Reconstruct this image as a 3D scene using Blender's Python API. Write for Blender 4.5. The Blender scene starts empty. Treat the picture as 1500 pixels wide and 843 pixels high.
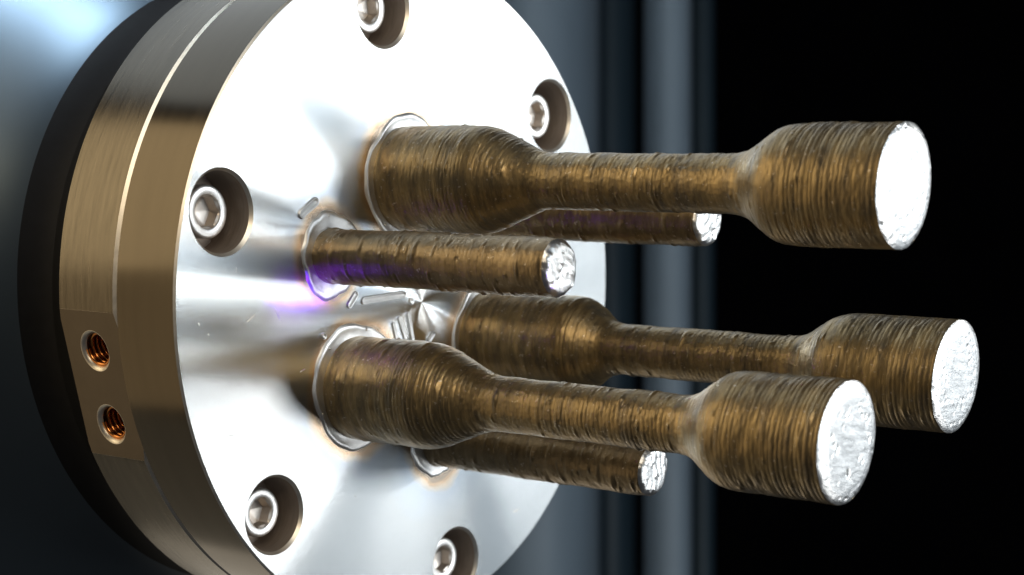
import bpy, bmesh, math, random
import numpy as np
from mathutils import Matrix, Vector
random.seed(4)
RNG = np.random.default_rng(11)
S = bpy.context.scene
COL = S.collection
S.unit_settings.system = 'METRIC'
S.unit_settings.scale_length = 0.01            # one unit is one centimetre

# ------------------------------------------------------------------ camera
F_PX, PX0, PY0 = 2510.94, 2.18, 481.73          # fitted focal length / principal point (pixels of a 1500 px wide picture)
cam = bpy.data.cameras.new('camera')
camo = bpy.data.objects.new('camera', cam)
COL.objects.link(camo)
cam.sensor_width = 36.0
cam.sensor_fit = 'HORIZONTAL'
cam.lens = 36.0 * F_PX / 1500.0
cam.shift_x = -PX0 / 1500.0
cam.shift_y = PY0 / 1500.0
cam.clip_start = 0.5
cam.clip_end = 2000.0
camo.rotation_euler = (math.radians(90), 0, 0)   # level, looking along +Y
cam.dof.use_dof = True
cam.dof.focus_distance = 23.6
APERTURE = 0.19                                  # diameter in scene units
cam.dof.aperture_fstop = cam.lens / 1000.0 / APERTURE
S.camera = camo

# ------------------------------------------------------------------ world and exposure
w = bpy.data.worlds.new('World')
S.world = w
w.use_nodes = True
w.node_tree.nodes['Background'].inputs[0].default_value = (0.9, 0.93, 1.0, 1)
w.node_tree.nodes['Background'].inputs[1].default_value = 0.035
S.view_settings.view_transform = 'Standard'
S.view_settings.look = 'None'
S.view_settings.exposure = 0.0
S.view_settings.gamma = 1.0

# frame of the test plate: centre C, in-plane axes U V, outward normal N (camera axes x right, y up, z back -> X, Z, -Y)
def c2w(v): return Vector((v[0], -v[2], v[1]))
C0 = c2w((-1.41468, 4.84781, -26.43946))
U = c2w((0.5969078, 0.0, -0.80230984)); V = c2w((0.12964303, 0.98685843, 0.09645268)); N = c2w((0.79176623, -0.16158724, 0.5890635))
A = Matrix(((U.x, V.x, N.x, C0.x), (U.y, V.y, N.y, C0.y), (U.z, V.z, N.z, C0.z), (0, 0, 0, 1)))

def area(name, pos, target, sx, sy, power, col, spread=180):
    L = bpy.data.lights.new(name, 'AREA')
    L.shape = 'RECTANGLE'; L.size = sx; L.size_y = sy; L.energy = power; L.color = col
    L.spread = math.radians(spread)
    o = bpy.data.objects.new(name, L); COL.objects.link(o)
    o.location = pos
    d = Vector(target) - Vector(pos)
    o.rotation_euler = d.to_track_quat('-Z', 'Y').to_euler()
    return o

T0 = C0 + N * 3
def lamp_h(name, phi, alpha, rad, col=(1, 1, 1), dist=60):
    """rectangular lamp filling the directions that groove facets of plate bearing phi and tilt alpha mirror to the viewer"""
    v = (-C0).normalized()
    def pt(p, q):
        p, q = math.radians(p), math.radians(q)
        h = N * math.cos(q) + (U * math.cos(p) + V * math.sin(p)) * math.sin(q)
        return C0 + (h * (2 * h.dot(v)) - v) * dist
    pm_, qm_ = sum(phi) / 2, sum(alpha) / 2
    c_ = pt(pm_, qm_); ex = pt(phi[1], qm_) - pt(phi[0], qm_); ey = pt(pm_, alpha[1]) - pt(pm_, alpha[0])
    o = area(name, c_, C0, ex.length, ey.length, rad * math.pi * ex.length * ey.length, col)
    z = (c_ - C0).normalized(); x = (ex - z * ex.dot(z)).normalized(); y = z.cross(x)
    o.matrix_world = Matrix(((x.x, y.x, z.x, c_.x), (x.y, y.y, z.y, c_.y), (x.z, y.z, z.z, c_.z), (0, 0, 0, 1)))
    return o
lamp_h('low_fan_fill', (206, 252), (9, 16), 6.5, (1.0, 0.99, 0.97))  # unseen lamp, added to brighten the plate's lower-left fan
lamp_h('upper_fan_fill', (76, 126), (10, 16), 9.0, (1.0, 0.99, 0.96))  # this and the next: lamps added out of view to whiten the upper fans
lamp_h('upper_fan_fill', (139, 165), (11, 19), 10.0, (0.99, 1.0, 1.0))
lamp_h('sector_fill', (118, 208), (11, 26), 2.4, (0.78, 0.90, 1.0))  # dim fill added to lift the dark left sectors of the plate
lamp_h('thin_fan_fill', (169.5, 173), (13, 25), 20.0, (1.0, 1.0, 1.0))  # three narrow lamps added for thin bright streaks at the plate's left
lamp_h('thin_fan_fill', (184.8, 187.2), (13, 25), 9.0, (1.0, 0.93, 0.80))
lamp_h('thin_fan_fill', (196.5, 199), (13, 25), 8.0, (0.98, 1.0, 0.98))
area('end_face_fill', C0 + N * 8 + Vector((0.89, 0.44, 0.10)) * 34, C0 + N * 8, 9, 12, 2.1 * math.pi * 108, (0.94, 0.98, 1.0))  # added off to the right so the bar ends mirror white
area('plate_fill', C0 + Vector((0.96, 0.20, -0.02)) * 70, C0, 66, 50, 0.42 * math.pi * 3300, (0.80, 0.91, 1.0))  # broad weak fill, added to raise the darkest plate reflections
def lamp_r(name, th, wid, rad, col, dist=45):
    """rectangular lamp mirrored to the viewer by the rims and bars between the bearings th"""
    v = (-C0).normalized()
    def dr(t):
        n = U * math.cos(math.radians(t)) + V * math.sin(math.radians(t)); return n * (2 * n.dot(v)) - v
    c_ = C0 + dr(sum(th) / 2) * dist; ex = (dr(th[1]) - dr(th[0])) * dist
    z = (c_ - C0).normalized(); x = (ex - z * ex.dot(z)).normalized(); y = z.cross(x)
    o = area(name, c_, C0, ex.length, wid, rad * math.pi * ex.length * wid, col)
    o.matrix_world = Matrix(((x.x, y.x, z.x, c_.x), (x.y, y.y, z.y, c_.y), (x.z, y.z, z.z, c_.z), (0, 0, 0, 1)))
    return o
lamp_r('warm_fill', (159.5, 183), 26, 2.1, (1.0, 0.78, 0.47))  # added warm panels standing in for brown surroundings mirrored in rims and bars
lamp_r('warm_fill', (183, 206), 26, 0.70, (1.0, 0.74, 0.42))
lamp_r('warm_fill', (207, 238), 26, 0.22, (1.0, 0.88, 0.66))
lamp_r('grey_fill', (98, 163), 28, 1.1, (0.84, 0.93, 1.0))  # added panel that gives bar tops and upper rims a grey reflection
lamp_r('under_fill', (236, 258), 22, 0.8, (1.0, 0.9, 0.74))  # added from below for a bright lower edge along the bars
area('warm_fill', C0 + Vector((3, -44, 13)), T0, 26, 7, 6.0 * math.pi * 182, (1.0, 0.76, 0.46))  # added on the viewer's side to warm the bar feet
vv = (-C0).normalized()
hr = U * math.cos(math.radians(140)) + V * math.sin(math.radians(140))
hn = (hr * math.cos(math.radians(38)) + N * math.sin(math.radians(38))).normalized()
hp = C0 + hr * 5.3 - N * 4.0
area('housing_glow_fill', hp + (hn * (2 * hn.dot((-hp).normalized())) + hp.normalized()) * 14, hp - N * 2.0 + hr * 1.5, 5, 5, 2.6 * math.pi * 25, (0.74, 0.88, 1.0), 38)  # added lamp out of view that makes the housing's upper-left glow
sn = ((U * math.cos(math.radians(160)) + V * math.sin(math.radians(160))) + N).normalized(); sl = C0 - U * 4.7 + V * 1.7
area('seam_fill', sl + (sn * (2 * sn.dot((-sl).normalized())) + sl.normalized()) * 50, sl, 12, 34, 4.0 * math.pi * 408, (1.0, 0.95, 0.86))  # added on the viewer's side so the flange's seam chamfer shines
area('backdrop_fill', (-2, 52, 58), (6, 112, 16), 14, 10, 2400, (0.72, 0.88, 1.0), 120)  # unseen light added above for the background uprights

# violet pilot beam of the laser, grazing the foot of the left rod
sp = bpy.data.lights.new('pilot_beam', 'SPOT')
sp.energy = 170000; sp.color = (0.13, 0.0, 1.0); sp.spot_size = math.radians(1.9); sp.spot_blend = 0.9; sp.shadow_soft_size = 0.15
spo = bpy.data.objects.new('pilot_beam', sp); COL.objects.link(spo)
tgt = A @ Vector((-2.42, -0.30, 0.06))
spo.location = tgt + (U * -0.80 + V * -0.62 + N * 0.30).normalized() * 20
spo.rotation_euler = (tgt - spo.location).to_track_quat('-Z', 'Y').to_euler()
sp2 = sp.copy(); sp2.energy = 30000; sp2.shadow_soft_size = 0.5; sp2.color = (0.30, 0.02, 1.0); sp2.spot_size = math.radians(1.9); sp2.spot_blend = 1.0
spo2 = bpy.data.objects.new('violet_plate_fill', sp2); COL.objects.link(spo2)  # second spot, added so the plate itself mirrors violet to the viewer
t2 = A @ Vector((-2.62, -0.34, 0.0)); h2 = (N * math.cos(math.radians(20)) + (U * math.cos(math.radians(187)) + V * math.sin(math.radians(187))) * math.sin(math.radians(20)))
v2 = (-t2).normalized(); spo2.location = t2 + (h2 * (2 * h2.dot(v2)) - v2) * 26
spo2.rotation_euler = (t2 - spo2.location).to_track_quat('-Z', 'Y').to_euler()

# ------------------------------------------------------------------ material helpers
def mat(name):
    m = bpy.data.materials.new(name); m.use_nodes = True
    nt = m.node_tree
    return m, nt, nt.nodes['Principled BSDF']
def nd(nt, t, **kw):
    n = nt.nodes.new(t)
    for k, v in kw.items():
        if k.startswith('i_'):
            key = k[2:]
            key = int(key) if key.isdigit() else key.replace('_', ' ')
            n.inputs[key].default_value = v
        else: setattr(n, k, v)
    return n
def ramp(nt, stops, interp='LINEAR'):
    r = nt.nodes.new('ShaderNodeValToRGB'); e = r.color_ramp.elements; r.color_ramp.interpolation = interp
    while len(e) > 1: e.remove(e[-1])
    e[0].position = stops[0][0]; e[0].color = stops[0][1]
    for p, c in stops[1:]:
        x = e.new(p); x.color = c
    return r
def g(v, a=1): return (v, v, v, a)

SPEC = {  # foot positions on the plate, fitted
    'D': [(-0.6874, 1.7371), (1.7481, -0.3228), (-1.2071, -1.4527)],
    'R': [(-2.1326, 0.347), (1.3361, 1.6132), (0.7891, -2.0935)]}

def plate_material():
    m, nt, b = mat('turned_steel')
    tc = nd(nt, 'ShaderNodeTexCoord')
    b.inputs['Metallic'].default_value = 1
    b.inputs['Anisotropic'].default_value = 1.0; b.inputs['Anisotropic Rotation'].default_value = 0.25
    tg = nd(nt, 'ShaderNodeTangent', direction_type='RADIAL', axis='Z')
    nt.links.new(tg.outputs[0], b.inputs['Tangent'])
    # heat tint rings round every foot
    mn = None
    for k, rr in (('D', 0.93), ('R', 0.62)):
        for (x, y) in SPEC[k]:
            vm = nd(nt, 'ShaderNodeVectorMath', operation='DISTANCE'); vm.inputs[1].default_value = (x, y, 0)
            nt.links.new(tc.outputs['Object'], vm.inputs[0])
            su = nd(nt, 'ShaderNodeMath', operation='SUBTRACT'); su.inputs[1].default_value = rr
            nt.links.new(vm.outputs['Value'], su.inputs[0])
            if mn is None: mn = su
            else:
                mi = nd(nt, 'ShaderNodeMath', operation='SMOOTH_MIN'); mi.inputs[2].default_value = 0.12
                nt.links.new(mn.outputs[0], mi.inputs[0]); nt.links.new(su.outputs[0], mi.inputs[1]); mn = mi
    nz = nd(nt, 'ShaderNodeTexNoise', i_Scale=1.6, i_Detail=3.0)
    nt.links.new(tc.outputs['Object'], nz.inputs['Vector'])
    ad = nd(nt, 'ShaderNodeMath', operation='MULTIPLY_ADD'); ad.inputs[1].default_value = 0.35; ad.inputs[2].default_value = -0.17
    nt.links.new(nz.outputs['Fac'], ad.inputs[0])
    a2 = nd(nt, 'ShaderNodeMath', operation='ADD')
    nt.links.new(mn.outputs[0], a2.inputs[0]); nt.links.new(ad.outputs[0], a2.inputs[1])
    rp = ramp(nt, [(0.0, (0.50, 0.42, 0.34, 1)), (0.05, (0.74, 0.56, 0.40, 1)), (0.12, (0.78, 0.70, 0.60, 1)), (0.22, (0.66, 0.72, 0.79, 1)),
                   (0.42, (0.72, 0.77, 0.81, 1)), (0.75, (0.75, 0.78, 0.79, 1))])
    nt.links.new(a2.outputs[0], rp.inputs[0])
    nt.links.new(rp.outputs[0], b.inputs['Base Color'])
    # roughness varies softly with radius (turning marks)
    ln = nd(nt, 'ShaderNodeVectorMath', operation='LENGTH'); nt.links.new(tc.outputs['Object'], ln.inputs[0])
    n2 = nd(nt, 'ShaderNodeTexNoise', noise_dimensions='1D', i_Scale=2.2, i_Detail=6.0)
    nt.links.new(ln.outputs['Value'], n2.inputs['W'])
    mr = nd(nt, 'ShaderNodeMapRange'); mr.inputs[3].default_value = 0.18; mr.inputs[4].default_value = 0.21
    nt.links.new(n2.outputs['Fac'], mr.inputs[0]); nt.links.new(mr.outputs[0], b.inputs['Roughness'])
    # turning grooves: the facet tilt across each fine groove
    wn = nd(nt, 'ShaderNodeTexWhiteNoise', noise_dimensions='3D')
    nt.links.new(tc.outputs['Object'], wn.inputs['Vector'])
    tl = nd(nt, 'ShaderNodeMapRange'); tl.inputs[3].default_value = -0.27; tl.inputs[4].default_value = 0.27
    nt.links.new(wn.outputs['Value'], tl.inputs[0])
    xy = nd(nt, 'ShaderNodeVectorMath', operation='MULTIPLY'); xy.inputs[1].default_value = (1, 1, 0)
    no = nd(nt, 'ShaderNodeVectorMath', operation='NORMALIZE'); sc = nd(nt, 'ShaderNodeVectorMath', operation='SCALE')
    nt.links.new(tc.outputs['Object'], xy.inputs[0]); nt.links.new(xy.outputs[0], no.inputs[0]); nt.links.new(no.outputs[0], sc.inputs[0]); nt.links.new(tl.outputs[0], sc.inputs['Scale'])
    ad3 = nd(nt, 'ShaderNodeVectorMath', operation='ADD'); ad3.inputs[1].default_value = (0, 0, 1)
    vt = nd(nt, 'ShaderNodeVectorTransform', vector_type='NORMAL', convert_from='OBJECT', convert_to='WORLD')
    nn = nd(nt, 'ShaderNodeVectorMath', operation='NORMALIZE')
    nt.links.new(sc.outputs[0], ad3.inputs[0]); nt.links.new(ad3.outputs[0], vt.inputs[0]); nt.links.new(vt.outputs[0], nn.inputs[0])
    nt.links.new(nn.outputs[0], b.inputs['Normal'])
    return m

def steel(name, col, rough, aniso=0.0, streak=0.0, scale=(6, 6, 6), bump=0.0, tan=None, var=0.12, metallic=1.0):
    m, nt, b = mat(name)
    tc = nd(nt, 'ShaderNodeTexCoord')
    mp = nd(nt, 'ShaderNodeMapping'); mp.inputs['Scale'].default_value = scale
    nt.links.new(tc.outputs['Object'], mp.inputs[0])
    nz = nd(nt, 'ShaderNodeTexNoise', i_Scale=1.0, i_Detail=6.0, i_Roughness=0.6)
    nt.links.new(mp.outputs[0], nz.inputs['Vector'])
    rp = ramp(nt, [(0.3, tuple(c * (1 - var) for c in col) + (1,)), (0.7, tuple(min(1, c * (1 + var)) for c in col) + (1,))])
    nt.links.new(nz.outputs['Fac'], rp.inputs[0]); nt.links.new(rp.outputs[0], b.inputs['Base Color'])
    mr = nd(nt, 'ShaderNodeMapRange'); mr.inputs[3].default_value = max(0.03, rough - streak); mr.inputs[4].default_value = rough + streak
    nt.links.new(nz.outputs['Fac'], mr.inputs[0]); nt.links.new(mr.outputs[0], b.inputs['Roughness'])
    b.inputs['Metallic'].default_value = metallic
    b.inputs['Anisotropic'].default_value = aniso
    if aniso:
        tg = nd(nt, 'ShaderNodeTangent', direction_type='RADIAL', axis='Z'); nt.links.new(tg.outputs[0], b.inputs['Tangent'])
    if bump:
        bp = nd(nt, 'ShaderNodeBump', i_Strength=1.0, i_Distance=bump)
        nt.links.new(nz.outputs['Fac'], bp.inputs['Height']); nt.links.new(bp.outputs[0], b.inputs['Normal'])
    return m

def bronze_material(name, c1, c2, c3):
    m, nt, b = mat(name)
    tc = nd(nt, 'ShaderNodeTexCoord')
    mp = nd(nt, 'ShaderNodeMapping'); mp.inputs['Scale'].default_value = (1.2, 1.2, 5.0)
    nt.links.new(tc.outputs['Object'], mp.inputs[0])
    n1 = nd(nt, 'ShaderNodeTexNoise', i_Scale=1.3, i_Detail=8.0, i_Roughness=0.7); nt.links.new(mp.outputs[0], n1.inputs['Vector'])
    rp = ramp(nt, [(0.30, c1 + (1,)), (0.52, c2 + (1,)), (0.74, c3 + (1,))])
    nt.links.new(n1.outputs['Fac'], rp.inputs[0])
    # small spatter specks, paler metal
    n2 = nd(nt, 'ShaderNodeTexNoise', i_Scale=16.0, i_Detail=3.0, i_Roughness=0.6); nt.links.new(tc.outputs['Object'], n2.inputs['Vector'])
    r2 = ramp(nt, [(0.64, g(0)), (0.72, g(1))]); nt.links.new(n2.outputs['Fac'], r2.inputs[0])
    mx = nd(nt, 'ShaderNodeMix', data_type='RGBA'); mx.inputs['B'].default_value = (0.62, 0.54, 0.44, 1)
    nt.links.new(r2.outputs[0], mx.inputs['Factor']); nt.links.new(rp.outputs[0], mx.inputs['A'])
    nt.links.new(mx.outputs['Result'], b.inputs['Base Color'])
    b.inputs['Metallic'].default_value = 0.92
    b.inputs['Coat Weight'].default_value = 0.35; b.inputs['Coat Roughness'].default_value = 0.4; b.inputs['Coat IOR'].default_value = 1.7
    mr = nd(nt, 'ShaderNodeMapRange'); mr.inputs[3].default_value = 0.30; mr.inputs[4].default_value = 0.50
    nt.links.new(n1.outputs['Fac'], mr.inputs[0]); nt.links.new(mr.outputs[0], b.inputs['Roughness'])
    mp2 = nd(nt, 'ShaderNodeMapping'); mp2.inputs['Scale'].default_value = (5, 5, 24)
    nt.links.new(tc.outputs['Object'], mp2.inputs[0])
    n3 = nd(nt, 'ShaderNodeTexNoise', i_Scale=1.0, i_Detail=5.0, i_Roughness=0.65); nt.links.new(mp2.outputs[0], n3.inputs['Vector'])
    bp = nd(nt, 'ShaderNodeBump', i_Strength=1.0, i_Distance=0.005)
    nt.links.new(n3.outputs['Fac'], bp.inputs['Height']); nt.links.new(bp.outputs[0], b.inputs['Normal'])
    return m

M_PLATE = plate_material()
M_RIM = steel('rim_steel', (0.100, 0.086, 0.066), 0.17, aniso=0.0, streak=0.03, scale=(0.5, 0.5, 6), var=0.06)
M_BACK = steel('aged_steel', (0.135, 0.120, 0.096), 0.25, aniso=0.0, streak=0.07, scale=(1.2, 1.2, 14), var=0.2, bump=0.004)
M_BORE = steel('bore_steel', (0.40, 0.34, 0.29), 0.6, streak=0.05, scale=(3, 3, 30), bump=0.004)
M_EDGE = steel('bright_edge', (0.84, 0.80, 0.72), 0.42, streak=0.05)
M_SCREW = steel('screw_steel', (0.86, 0.86, 0.85), 0.42, streak=0.05, scale=(9, 9, 9), bump=0.003)
M_SOCKET = steel('socket_steel', (0.62, 0.57, 0.52), 0.42, streak=0.05)
M_BEAD = steel('bead_metal', (0.74, 0.75, 0.75), 0.45, streak=0.08, scale=(5, 5, 5), bump=0.008)
M_END = steel('milled_end', (0.70, 0.71, 0.71), 0.32, streak=0.14, scale=(4, 13, 11), bump=0.013, var=0.2)
M_COPPER = steel('copper_thread', (0.62, 0.25, 0.075), 0.22, streak=0.05)
M_BRONZE = bronze_material('bronze_deposit', (0.13, 0.105, 0.070), (0.33, 0.240, 0.112), (0.54, 0.385, 0.175))
M_BRONZE2 = bronze_material('bronze_deposit_rod', (0.17, 0.125, 0.070), (0.30, 0.22, 0.115), (0.44, 0.33, 0.19))
M_BLACK = steel('shade_black', (0.006, 0.0065, 0.008), 0.55, metallic=0.0, var=0.2)  # near-black colour stands in for the shadow behind the flange
M_BLACK.node_tree.nodes['Principled BSDF'].inputs['Specular IOR Level'].default_value = 0.12
M_HOUSE = steel('housing_paint', (0.075, 0.10, 0.125), 0.36, metallic=0.8, var=0.08, scale=(.3, .3, .3))
M_SLATE = steel('slate_paint', (0.19, 0.25, 0.31), 0.55, metallic=0.0, var=0.08, scale=(.3, .3, .1))
M_NAVY = steel('navy_paint', (0.022, 0.045, 0.065), 0.55, metallic=0.0, var=0.1, scale=(.3, .3, .1))
M_WALL = steel('black_wall', (0.004, 0.004, 0.005), 0.9, metallic=0.0, var=0.2, scale=(.1, .1, .1))
M_WALL.node_tree.nodes['Principled BSDF'].inputs['Specular IOR Level'].default_value = 0.0

# ------------------------------------------------------------------ object helpers
def link(name, me, parent=None, loc=None):
    o = bpy.data.objects.new(name, me); COL.objects.link(o)
    if parent: o.parent = parent
    if loc is not None: o.location = loc
    return o
def thing(name, label, cat, M, group=None):
    o = bpy.data.objects.new(name, None); COL.objects.link(o); o.matrix_world = M
    o.empty_display_size = 0.5
    o['label'] = label; o['category'] = cat
    if group: o['group'] = group
    return o
def mesh_np(name, verts, faces, m, smooth=True):
    me = bpy.data.meshes.new(name)
    me.from_pydata(verts, [], faces); me.materials.append(m)
    if smooth: me.polygons.foreach_set('use_smooth', [True] * len(me.polygons))
    me.update(); return me
def grid_mesh(name, P, m, wrap=True, cap=None, smooth=True):
    """P: (nz, nt, 3) rings, closed round the second axis"""
    nz, nt_, _ = P.shape
    i = np.arange(nz - 1)[:, None]; j = np.arange(nt_)[None, :]; j2 = (j + 1) % nt_
    q = np.stack([i * nt_ + j, i * nt_ + j2, (i + 1) * nt_ + j2, (i + 1) * nt_ + j], -1).reshape(-1, 4)
    me = bpy.data.meshes.new(name)
    v = P.reshape(-1, 3)
    loops = q.ravel(); nf = len(q); starts = np.arange(nf) * 4; tot = np.full(nf, 4)
    if cap == 'end':
        v = np.vstack([v, P[-1].mean(0)]); a = (nz - 1) * nt_; c = len(v) - 1
        jj = np.arange(nt_); t = np.stack([a + jj, a + (jj + 1) % nt_, np.full(nt_, c)], -1)
        starts = np.concatenate([starts, nf * 4 + np.arange(nt_) * 3]); tot = np.concatenate([tot, np.full(nt_, 3)])
        loops = np.concatenate([loops, t.ravel()])
    me.vertices.add(len(v)); me.vertices.foreach_set('co', v.ravel().astype(np.float32))
    me.loops.add(len(loops)); me.loops.foreach_set('vertex_index', loops.astype(np.int32))
    me.polygons.add(len(starts)); me.polygons.foreach_set('loop_start', starts.astype(np.int32)); me.polygons.foreach_set('loop_total', tot.astype(np.int32))
    me.update(calc_edges=True); me.validate()
    me.polygons.foreach_set('use_smooth', np.full(len(me.polygons), smooth))
    me.materials.append(m)
    return me
def lathe(name, prof, m, n=96, smooth=True, cap=None):
    t = np.linspace(0, 2 * np.pi, n, endpoint=False)
    P = np.array([[(r * math.cos(a), r * math.sin(a), z) for a in t] for r, z in prof])
    return grid_mesh(name, P, m, cap=cap, smooth=smooth)
def sharp(me, deg=30):
    bm = bmesh.new(); bm.from_mesh(me)
    for e in bm.edges:
        if len(e.link_faces) == 2 and e.calc_face_angle(0) > math.radians(deg): e.smooth = False
    bm.to_mesh(me); bm.free()

# smooth periodic value noise on a (z, theta) grid
def vnoise(z, t, fz, ft, seed):
    r = np.random.default_rng(seed); nz = int(z.max() * fz) + 4; ft = int(ft)
    G = r.random((nz, ft)) * 2 - 1
    zz = np.clip(z * fz, 0, None); tt = t / (2 * np.pi) * ft
    zi = np.floor(zz).astype(int); ti = np.floor(tt).astype(int); a = zz - zi; b = tt - ti
    a = a * a * (3 - 2 * a); b = b * b * (3 - 2 * b)
    zi = np.minimum(zi, nz - 2)
    return (G[zi, ti % ft] * (1 - a) * (1 - b) + G[zi + 1, ti % ft] * a * (1 - b) + G[zi, (ti + 1) % ft] * (1 - a) * b + G[zi + 1, (ti + 1) % ft] * a * b)

def deposit_radius(z, t, base, seed, ring=0.008, layer=0.066):
    """base(z) plus bead layers, lumps and spatter"""
    wob = 0.020 * np.sin(t + seed) + 0.010 * vnoise(z, t, 1.2, 5, seed + 1)
    zz = z + wob + 0.012 * vnoise(z, t, 6, 3, seed + 9)
    k = zz / layer; ki = np.floor(k).astype(int); fr = k - ki
    r = np.random.default_rng(seed); off = r.random(4000) * 2 - 1
    amp = (0.35 + 0.65 * (off[(ki + 900) % 4000] * 0.5 + 0.5)) * (0.65 + 0.35 * vnoise(z, t, 9, 9, seed + 3))
    bead = np.abs(np.sin(np.pi * fr)) ** 0.6 - 0.5
    patch = np.clip(0.72 + 0.85 * vnoise(z, t, 1.4, 4, seed + 4), 0.2, 1.5) * (0.45 + 0.75 * np.clip((z - 0.5) / 0.8, 0, 1))
    patch = patch * np.where(base < 0.5, 0.6, 1.0)
    d = ring * 1.5 * bead * amp * patch + ring * 0.5 * off[(ki + 50) % 4000] * patch
    d += 0.008 * vnoise(z, t, 3.0, 7, seed + 5) + 0.005 * vnoise(z, t, 7, 24, seed + 12) * np.clip(vnoise(z, t, 1.6, 6, seed + 13) * 2, 0, 1) + 0.004 * vnoise(z, t, 9, 16, seed + 7) * (0.4 + 0.6 * vnoise(z, t, 1, 4, seed + 8)) + 0.0025 * vnoise(z, t, 26, 60, seed + 6)
    for _ in range(170):                          # stuck powder grains and short smears
        z0 = r.random() * z.max(); t0 = r.random() * 2 * np.pi
        s = r.uniform(0.012, 0.035); st = s * r.uniform(1.0, 5.0); h = r.uniform(0.005, 0.021) * (1 if r.random() > .25 else -0.7)
        dt = (t - t0 + np.pi) % (2 * np.pi) - np.pi
        d += h * np.exp(-((z - z0) / s) ** 2 - (dt * base / st) ** 2)
    return base + d

def prof_interp(z, pts):
    zs, rs = zip(*pts); return np.interp(z, zs, rs)
def smooth_prof(pts, zmax, sig=0.09):
    zg = np.linspace(-0.6, zmax + 0.6, 1400); r = prof_interp(zg, pts)
    k = np.exp(-0.5 * (np.arange(-90, 91) * (zg[1] - zg[0]) / sig) ** 2); k /= k.sum()
    rp = np.pad(r, 90, mode='edge'); r2 = np.convolve(rp, k, 'valid')
    return zg, r2

def section(name, z0, z1, zg, rg, seed, m, nt_, dz, zmax, ring):
    n = max(4, int(round((z1 - z0) / dz)))
    zl = np.linspace(z0, z1, n + 1); tl = np.linspace(0, 2 * np.pi, nt_, endpoint=False)
    z, t = np.meshgrid(zl, tl, indexing='ij')
    base = np.interp(z, zg, rg)
    rr = deposit_radius(z, t, base, seed, ring=ring)
    return z, t, rr

def body(root, secs, pts, seed, m, nt_, dz, zmax, ring, endr):
    zg, rg = smooth_prof(pts, zmax)
    zl = np.linspace(0, zmax, int(zmax / dz) + 1); tl = np.linspace(0, 2 * np.pi, nt_, endpoint=False)
    z, t = np.meshgrid(zl, tl, indexing='ij'); base = np.interp(z, zg, rg)
    rr = deposit_radius(z, t, base, seed, ring=ring)
    P = np.stack([rr * np.cos(t), rr * np.sin(t), z], -1)
    # slight rounding of the last millimetre into the end face
    for nm, a, b in secs:
        i0 = int(round(a / dz)); i1 = min(len(zl) - 1, int(round(b / dz)))
        link(nm, grid_mesh(nm, P[i0:i1 + 1], m), root)
    return P[-1], rr[-1]

def end_face(root, ringp, rr, zmax, bulge, ripple, seed, m):
    nt_ = len(rr); t = np.linspace(0, 2 * np.pi, nt_, endpoint=False)
    fr = np.concatenate([[1.0, 0.985, 0.965], np.linspace(0.94, 0.02, 60)])
    r = np.random.default_rng(seed)
    R_, T_ = np.meshgrid(fr, t, indexing='ij')
    rad = R_ * rr[None, :]
    x = rad * np.cos(T_); y = rad * np.sin(T_)
    edge = (1 - np.clip(R_, 0, 1) ** 9)
    z = zmax + bulge * edge
    if ripple:
        ang = ripple[0]; q = x * math.cos(ang) + y * math.sin(ang); p = -x * math.sin(ang) + y * math.cos(ang)
        q = q + 0.05 * np.sin(p * 4 + seed) + 0.012 * np.sin(p * 17)
        z = z + 0.6 * ripple[1] * np.abs(np.sin(q * ripple[2])) * edge * (0.6 + 0.4 * np.sin(p * 11 + q * 7))
        for _ in range(40):
            a0 = r.random() * 6.283; r0 = rr.mean() * math.sqrt(r.random()); s = r.uniform(.02, .05)
            z = z + r.uniform(-0.016, 0.02) * np.exp(-(((x - r0 * math.cos(a0)) ** 2 + (y - r0 * math.sin(a0)) ** 2) / s ** 2))
    else:
        an = np.arctan2(y, x); rim = np.clip((R_ - 0.62) / 0.38, 0, 1)
        z = z + 0.0012 * np.sin(rad * 70 + 0.7 * np.sin(an * 3)) * edge * (0.3 + rim)
        for _ in range(90):
            a0 = r.random() * 6.283; r0 = rr.mean() * math.sqrt(r.uniform(0.15, 0.97)); s = r.uniform(.010, .04)
            z = z + r.uniform(-0.018, 0.008) * np.exp(-(((x - r0 * math.cos(a0)) ** 2 + (y - r0 * math.sin(a0)) ** 2) / s ** 2))
    P = np.stack([x, y, z], -1)
    link('end_face', grid_mesh('end_face', P, m, cap='end'), root)

def bead_ring(root, r_in, r_out, off, seed, h=0.03):
    nt_ = 128; t = np.linspace(0, 2 * np.pi, nt_, endpoint=False)
    r = np.random.default_rng(seed)
    wv = sum(a * np.sin(k * t + r.random() * 6.28) for k, a in ((2, .016), (3, .022), (5, .014), (9, .009), (17, .005)))
    prof = [(0, 0.0), (0.10, 0.75), (0.2, 1.05), (0.32, 0.85), (0.45, 0.62), (0.7, 0.60), (0.85, 0.75), (1.0, 0.9)]
    P = []
    for f, hh in prof:
        ro = r_out + wv; rad = ro * (1 - f) + (r_in - 0.05) * f
        P.append(np.stack([rad * np.cos(t) + off[0] * (1 - f), rad * np.sin(t) + off[1] * (1 - f), h * hh * (1 + 0.25 * np.sin(7 * t + seed))], -1))
    link('weld_bead', grid_mesh('weld_bead', np.array(P), M_BEAD), root)
    for k in range(3):
        a = r.random() * 6.283; rad = r_out * 0.9; s = r.uniform(.018, .03)
        o = link('spatter', lathe('spatter', [(0.001, s), (s * .5, s * .86), (s * .86, s * .5), (s, 0)][::-1], M_BEAD, 12), root, (off[0] + rad * math.cos(a), off[1] + rad * math.sin(a), h * 0.6))

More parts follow.
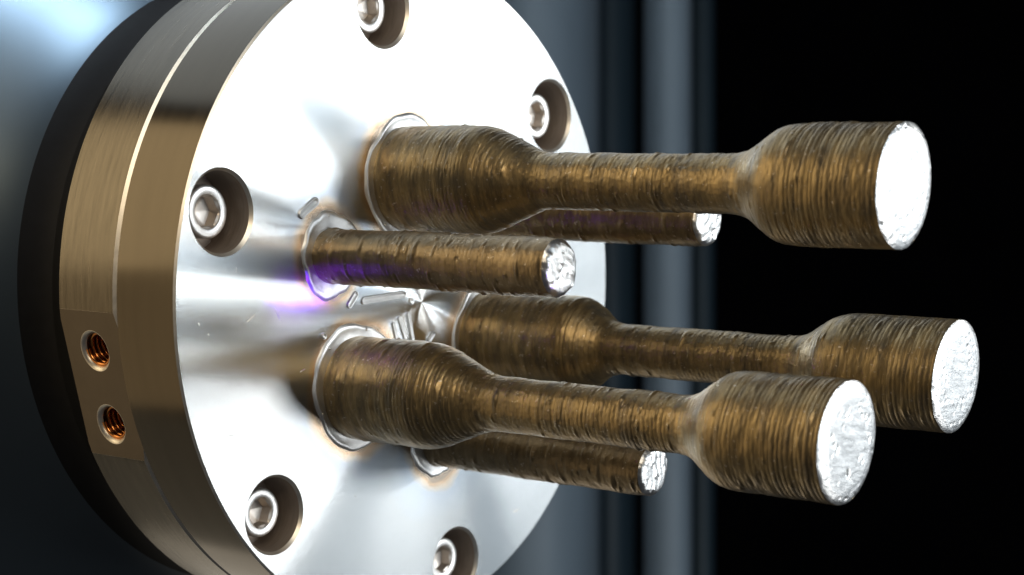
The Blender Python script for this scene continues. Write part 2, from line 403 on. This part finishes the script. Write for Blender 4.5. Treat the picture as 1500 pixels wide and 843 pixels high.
# ------------------------------------------------------------------ front test plate
R_P, T1, T2 = 5.0, 1.164, 1.244
R_B = 5.0
RB, PH, RH, DH, RHD = 4.3332, math.radians(172.48), 0.5441, 0.2613, 0.3577
def cutter(prof, n, M):
    me = lathe('cutter', prof, M_BORE, n)
    bm = bmesh.new(); bm.from_mesh(me)
    bmesh.ops.holes_fill(bm, edges=[e for e in bm.edges if e.is_boundary])
    bmesh.ops.recalc_face_normals(bm, faces=bm.faces)
    bm.transform(M); bm.to_mesh(me); bm.free()
    return me
def carve(me, cutters, name):
    o = link(name, me); parts = []
    bm = bmesh.new()
    for c in cutters: bm.from_mesh(c)
    cm = bpy.data.meshes.new('cutters'); bm.to_mesh(cm); bm.free(); cm.materials.append(M_BORE)
    c = link('cutters', cm)
    md = o.modifiers.new('b', 'BOOLEAN'); md.operation = 'DIFFERENCE'; md.solver = 'EXACT'; md.object = c
    if hasattr(md, 'material_mode'): md.material_mode = 'TRANSFER'
    dg = bpy.context.evaluated_depsgraph_get(); dg.update()
    out = bpy.data.meshes.new_from_object(o.evaluated_get(dg)); out.name = name
    bpy.data.objects.remove(o); bpy.data.objects.remove(c)
    return out
def bevelled(me, wd=0.014):
    o = link('tmp', me); me.materials.append(M_EDGE)
    bm = bmesh.new(); bm.from_mesh(me); bm.verts.ensure_lookup_table()
    bmesh.ops.dissolve_limit(bm, angle_limit=0.0005, verts=bm.verts, edges=bm.edges); bm.to_mesh(me); bm.free()
    md = o.modifiers.new('v', 'BEVEL'); md.width = wd; md.segments = 1; md.limit_method = 'ANGLE'; md.angle_limit = math.radians(9); md.material = len(me.materials) - 1
    dg = bpy.context.evaluated_depsgraph_get(); dg.update()
    out = bpy.data.meshes.new_from_object(o.evaluated_get(dg)); bpy.data.objects.remove(o)
    return out
def closed_disc(prof, m, n):
    me = lathe('disc', prof, m, n)
    bm = bmesh.new(); bm.from_mesh(me)
    bmesh.ops.holes_fill(bm, edges=[e for e in bm.edges if e.is_boundary])
    bmesh.ops.recalc_face_normals(bm, faces=bm.faces); bm.to_mesh(me); bm.free()
    return me

plate = thing('test_plate', 'round polished steel plate carrying six bronze bars, screwed onto a darker steel flange', 'plate', A)
holes = [(RB * math.cos(PH - k * math.pi / 3), RB * math.sin(PH - k * math.pi / 3)) for k in range(6)]
cut = [cutter([(RH, -0.62), (RH, -0.045), (RH + 0.045, 0.002), (RH + 0.045, 0.2)], 64, Matrix.Translation((x, y, 0))) for x, y in holes]
c = 0.03
pm = closed_disc([(R_P - 0.012, -T1), (R_P, -T1 + 0.012), (R_P, -c), (R_P - c, 0.0)], M_PLATE, 256)
pm.materials.append(M_RIM); pm.materials.append(M_EDGE)
pm = carve(pm, cut, 'plate_body')
names_ = [m.name for m in pm.materials]
def mi(me, m):
    for i, x in enumerate(me.materials):
        if x and x.name == m.name: return i
    me.materials.append(m); return len(me.materials) - 1
iP, iR, iB, iE = mi(pm, M_PLATE), mi(pm, M_RIM), mi(pm, M_BORE), mi(pm, M_EDGE)
for p in pm.polygons:
    cx, cy, cz = p.center; rad = math.hypot(cx, cy); nz = p.normal.z
    p.use_smooth = True
    if nz > 0.98 and cz > -0.01: p.material_index = iP; p.use_smooth = False
    elif nz > 0.3 and cz > -0.1: p.material_index = iE
    elif rad > R_P - 0.02: p.material_index = iR
    else: p.material_index = iB
    if nz < -0.9 or (nz > 0.9 and cz < -0.3): p.use_smooth = False
sharp(pm, 25)
link('plate_body', pm, plate)

# socket head screws
def hexpt(a, r):
    k = math.pi / 3; d = (a % k) - k / 2
    return r * math.cos(k / 2) / math.cos(d)
def screw(x, y, rot):
    n = 72; t = np.linspace(0, 2 * np.pi, n, endpoint=False)
    zt = -DH
    rings = []
    for r_, z_ in [(RHD, -0.615), (RHD, zt - 0.035), (RHD - 0.012, zt - 0.012), (RHD - 0.04, zt), (0.262, zt), (0.235, zt - 0.012), (0.228, zt - 0.03)]:
        rings.append(np.stack([r_ * np.cos(t), r_ * np.sin(t), np.full(n, z_)], -1))
    o = link('screw', grid_mesh('screw', np.array(rings), M_SCREW), plate, (x, y, 0)); sharp(o.data, 40)
    hr = np.array([hexpt(a, 0.228) for a in t])
    so = [rings[-1]]
    for f, z_ in [(0.99, zt - 0.045), (0.97, zt - 0.21)]:
        so.append(np.stack([hr * f * np.cos(t), hr * f * np.sin(t), np.full(n, z_)], -1))
    so.append(np.stack([0.05 * np.cos(t), 0.05 * np.sin(t), np.full(n, zt - 0.27)], -1))
    s = link('hex_socket', grid_mesh('hex_socket', np.array(so), M_SOCKET, cap='end'), o); sharp(s.data, 30)
    o.rotation_euler = (0, 0, rot)
for k, (x, y) in enumerate(holes): screw(x, y, [0.2, 0.9, 0.45, 0.1, 0.7, 0.35][k])

# short trial tracks of melted metal near the middle
def track(p0, p1, wd, h=0.03, hollow=False, name='trial_track'):
    p0 = np.array(p0); p1 = np.array(p1); d = p1 - p0; L = np.hypot(*d); a = math.atan2(d[1], d[0])
    n = 40; t = np.linspace(0, 2 * np.pi, n, endpoint=False); rings = []
    for f, hh in [(1, 0), (0.86, 0.8), (0.7, 1.0), (0.5, 0.8 if not hollow else 0.35), (0.25, 0.7 if not hollow else 0.15), (0.05, 0.65 if not hollow else 0.12)]:
        X = wd * f * np.cos(t) + np.where(np.cos(t) > 0, L / 2, -L / 2); Y = wd * f * np.sin(t) * (1 + 0.06 * np.sin(5 * t))
        rings.append(np.stack([X * math.cos(a) - Y * math.sin(a), X * math.sin(a) + Y * math.cos(a), np.full(n, h * hh)], -1))
    m_ = (p0 + p1) / 2
    h = h * 0.4
    link(name, grid_mesh(name, np.array(rings), M_BEAD, cap='end'), plate, (m_[0], m_[1], 0.001))
TRK = []
def px2plate(px, py):
    d = Vector(((px - 750 - PX0) / F_PX, 1.0, -(py - 421.5 - PY0) / F_PX))
    t = C0.dot(N) / d.dot(N); p = d * t - C0
    return (p.dot(U), p.dot(V))
for a, b_, wd, ho in [((441, 314), (461, 296), .07, True), ((511, 447), (520, 432), .055, True), ((532, 441), (590, 432), .06, True),
                      ((575, 475), (580, 497), .035, False), ((584, 467), (592, 494), .04, False), ((597, 461), (603, 497), .04, False),
                      ((628, 498), (633, 490), .05, False), ((601, 441), (602, 442), .05, False), ((473, 492), (474, 493), .045, True)]:
    track(px2plate(*a), px2plate(*b_), wd, 0.035, ho)

# fine scratches and nicks on the polished face
sv, sf = [], []
for (ax, ay), (bx, by), wd in [((362, 472), (373, 461), .011), ((403, 452), (411, 471), .007), ((291, 474), (292, 477), .014), ((305, 490), (306, 492), .014), ((346, 392), (346, 400), .006),
                               ((752, 750), (760, 747), .012), ((520, 726), (521, 728), .010), ((440, 545), (447, 541), .005), ((330, 640), (346, 637), .005), ((470, 120), (466, 131), .006), ((700, 130), (712, 141), .005)]:
    p = Vector(px2plate(ax, ay)); q = Vector(px2plate(bx, by)); d = (q - p).normalized(); n_ = Vector((-d.y, d.x)) * wd; k = len(sv)
    for v_, z_ in ((p - d * wd, 0.0005), (p + n_, 0.0005), (q + n_ * .6, 0.0005), (q + d * wd, 0.0005), (q - n_ * .6, 0.0005), (p - n_, 0.0005), ((p + q) / 2, 0.006)): sv.append((v_.x, v_.y, z_))
    for i in range(6): sf.append((k + (i + 1) % 6, k + i, k + 6))
link('scratches', mesh_np('scratches', sv, sf, M_EDGE, False), plate)['kind'] = 'stuff'

# ------------------------------------------------------------------ rear flange with the flat and its two threaded holes
flange = thing('rear_flange', 'dark aged steel flange behind the polished plate, with two threaded holes', 'flange', A)
zf, zb = -T1 - 0.004, -T1 - T2
fm = closed_disc([(R_B - 0.03, zb), (R_B, zb + 0.03), (R_B, zf - 0.075), (R_B - 0.070, zf)], M_BACK, 256)
FA = math.radians(-156.9); FD = 4.885
MF = Matrix.Rotation(FA, 4, 'Z')
bmc = bmesh.new(); bmesh.ops.create_cube(bmc, size=1.0)
bmesh.ops.scale(bmc, vec=(1, 6, 6), verts=bmc.verts); bmesh.ops.translate(bmc, vec=(FD + 0.5, 0, -1.5), verts=bmc.verts)
bmc.transform(MF); flat = bpy.data.meshes.new('flat'); bmc.to_mesh(flat); bmc.free()
thr = [(0.576, -1.80), (-0.496, -1.80)]           # tangential offset, z
hc = []
for tt, zz in thr:
    # local +Z of the cutter points outward along the flat normal
    Mh = MF @ Matrix.Translation((FD, tt * -1 if False else tt, zz)) @ Matrix.Rotation(math.radians(90), 4, 'Y')
    hc.append(Mh)
fm = carve(fm, [flat], 'flange_body')
fm = bevelled(fm)
fm = carve(fm, [cutter([(0.235, -1.0), (0.235, -0.06), (0.292, 0.001), (0.292, 0.3)], 48, Mh) for Mh in hc], 'flange_body')
iK, iB2, iE2 = mi(fm, M_BACK), mi(fm, M_BORE), mi(fm, M_EDGE)
M_FLAT = steel('milled_flat', (0.155, 0.132, 0.105), 0.42, streak=0.08, scale=(2, 2, 2), bump=0.004)
iF = mi(fm, M_FLAT)
Nf = Vector((math.cos(FA), math.sin(FA), 0))
for p in fm.polygons:
    cz = p.center.z; p.use_smooth = True
    cf = p.center.dot(Nf)
    if p.material_index == iE2 and p.area < 0.06: continue
    if p.normal.dot(Nf) > 0.9999 and abs(cf - FD) < 0.002: p.material_index = iF; p.use_smooth = False
    elif p.center.length < 4.75 and p.normal.z < 0.99 and p.normal.z > -0.99: p.material_index = iB2
    elif 0.3 < p.normal.z < 0.95 and cz > zf - 0.074: p.material_index = iE2
    else: p.material_index = iK
sharp(fm, 20)
link('flange_body', fm, flange)
def coil(Mh):
    n, turns, pit = 28, 5, 0.085; P = []
    for i in range(n * turns + 1):
        a = i / n * 2 * math.pi; zc = -0.06 - i / n * pit
        ring = []
        for k in range(8):
            b = k / 8 * 2 * math.pi; rr = 0.222 + 0.034 * math.cos(b)
            ring.append((rr * math.cos(a), rr * math.sin(a), zc + 0.034 * math.sin(b)))
        P.append(ring)
    return grid_mesh('thread', np.array(P), M_COPPER)
for Mh in hc:
    t_ = link('threaded_hole', lathe('threaded_hole', [(0.296, 0.002), (0.291, 0.003), (0.236, -0.058), (0.234, -0.9), (0.01, -0.98)], M_COPPER, 48, cap='end'), flange)
    t_.matrix_local = Mh
    t_.data.materials.append(M_EDGE)
    for p in t_.data.polygons:
        if p.center.z > -0.05: p.material_index = 1
    link('thread', coil(Mh), t_)

# ------------------------------------------------------------------ specimens
LD, LR = 8.0578, 4.0741
DOG = [('thick bronze tensile bar, uppermost of the three waisted ones, reaching toward the black right side', (1.56, 2.60, 5.76, 6.56), (0.93, (0.0, 0.0)), 21, 0.4),
       ('thick waisted bronze bar with the farthest right white end, partly behind the front bar', (1.84, 2.55, 5.68, 6.43), (0.92, (0, 0)), 52, 2.1),
       ('waisted bronze bar nearest the viewer, lowest of the three waisted ones', (1.54, 2.61, 5.81, 6.57), (0.95, (-0.01, 0.02)), 83, 3.3)]
for (x, y), (lab, (a, b_, c_, d), (ro, off), seed, rot) in zip(SPEC['D'], DOG):
    t = thing('tensile_bar', lab, 'metal bar', A @ Matrix.Translation((x, y, 0.0)), 'waisted bronze bars grown on the round plate')
    rw, rg = 0.762, 0.385
    pts = [(-1, 0.772), (a * 0.55, 0.765), (a, 0.768), (a + 0.16, 0.725), (b_ - 0.12, 0.415), (b_ + 0.10, rg), (c_ - 0.05, rg), (c_ + 0.17, 0.43), (d - 0.15, 0.735), (d + 0.05, rw), (9, rw)]
    last, rr = body(t, [('root_section', 0, round(b_, 2)), ('gauge_section', round(b_, 2), round(c_, 2)), ('grip_section', round(c_, 2), LD)], pts, seed, M_BRONZE, 200, 0.01, LD, 0.0050, rw)
    end_face(t, last, rr, LD, 0.055, None, seed, M_END)
    bead_ring(t, 0.76, ro, off, seed)
ROD = [('short straight bronze rod on the left of the plate, lit violet at its foot', (0.62, (0.03, 0.02)), 31, (0.9, 0.022, 26)),
       ('short straight bronze rod behind the uppermost waisted bar, only its lower side showing', (0.56, (0, 0)), 62, (2.3, 0.016, 24)),
       ('short straight bronze rod below the nearest waisted bar, lowest of all six bars', (0.57, (-0.02, 0.0)), 93, (0.25, 0.018, 26))]
for (x, y), (lab, (ro, off), seed, rip) in zip(SPEC['R'], ROD):
    t = thing('straight_rod', lab, 'metal rod', A @ Matrix.Translation((x, y, 0.0)), 'straight bronze rods grown on the round plate')
    pts = [(-1, 0.386), (LR - 0.12, 0.388), (LR, 0.372), (9, 0.372)]
    last, rr = body(t, [('shaft', 0, LR)], pts, seed, M_BRONZE2, 132, 0.012, LR, 0.0036, 0.38)
    end_face(t, last, rr, LR - 0.005, 0.07, rip, seed, M_END)
    bead_ring(t, 0.384, ro, off, seed)

# ------------------------------------------------------------------ rotary housing behind the flange
hs = thing('rotary_housing', 'dark blurred round machine housing behind the steel flange at the left', 'machine part', A)
col_ = [(4.4, zb - 0.004), (4.66, zb - 0.05), (4.68, zb - 0.5)]
pr = []
for i in range(61):
    a = i / 60; f = a * a * (3 - 2 * a)
    (col_ if i <= 11 else pr).append((4.68 + 2.2 * f, zb - 0.5 - 3.2 * a))
    if i == 11: pr.append(col_[-1])
pr += [(6.88, zb - 5), (6.88, zb - 15)]
link('shade_collar', lathe('shade_collar', col_, M_BLACK, 160), hs)  # shadow between flange and housing, built as a near-black part
link('housing_shell', lathe('housing_shell', pr, M_HOUSE, 160), hs)

# ------------------------------------------------------------------ blurred machine interior
def post(name, px0, px1, Y, m, label, cat, z0=-30, z1=60, bulge=0.6, group=None):
    """upright with a rounded front, spanning the given bearings at distance Y"""
    k = Y / F_PX; xa = (px0 - 752.2) * k; xb = (px1 - 752.2) * k; h = (xb - xa) / 2
    n = 28; ring = []
    for i in range(n):
        a = 2 * math.pi * i / n
        ca, sa = math.cos(a), math.sin(a)
        ring.append((h * math.copysign(abs(ca) ** bulge, ca), h * 1.9 * math.copysign(abs(sa) ** bulge, sa)))
    P = np.array([[(x, y, z) for x, y in ring] for z in np.linspace(z0, z1, 24)])
    me = grid_mesh(name, P, m)
    o = link(name, me, None, ((xa + xb) / 2, Y, 0)); me.name = name + '_mesh'
    o['label'] = label; o['category'] = cat
    return o
post('machine_upright', 680, 880, 112, M_SLATE, 'broad blurred blue grey upright just right of the round plate', 'upright', bulge=1.0)
post('machine_rail', 944, 1012, 106, M_SLATE, 'narrow blurred slate grey upright rail before the black area', 'rail', bulge=0.9)
post('machine_post', 850, 930, 124, M_NAVY, 'very dark blue upright post between the broad panel and the narrow rail', 'post', bulge=1.0)
post('machine_post', 1004, 1046, 118, M_NAVY, 'faint dark teal upright post at the edge of the black area', 'post', bulge=1.0)
post('machine_column', -200, 250, 120, M_SLATE, 'pale blurred blue grey column in the top left corner', 'column', bulge=1.0)
bw = mesh_np('wall', [(-160, 170, -90), (160, 170, -90), (160, 170, 140), (-160, 170, 140)], [(0, 1, 2, 3)], M_WALL, False)
o = link('wall', bw); o['kind'] = 'structure'
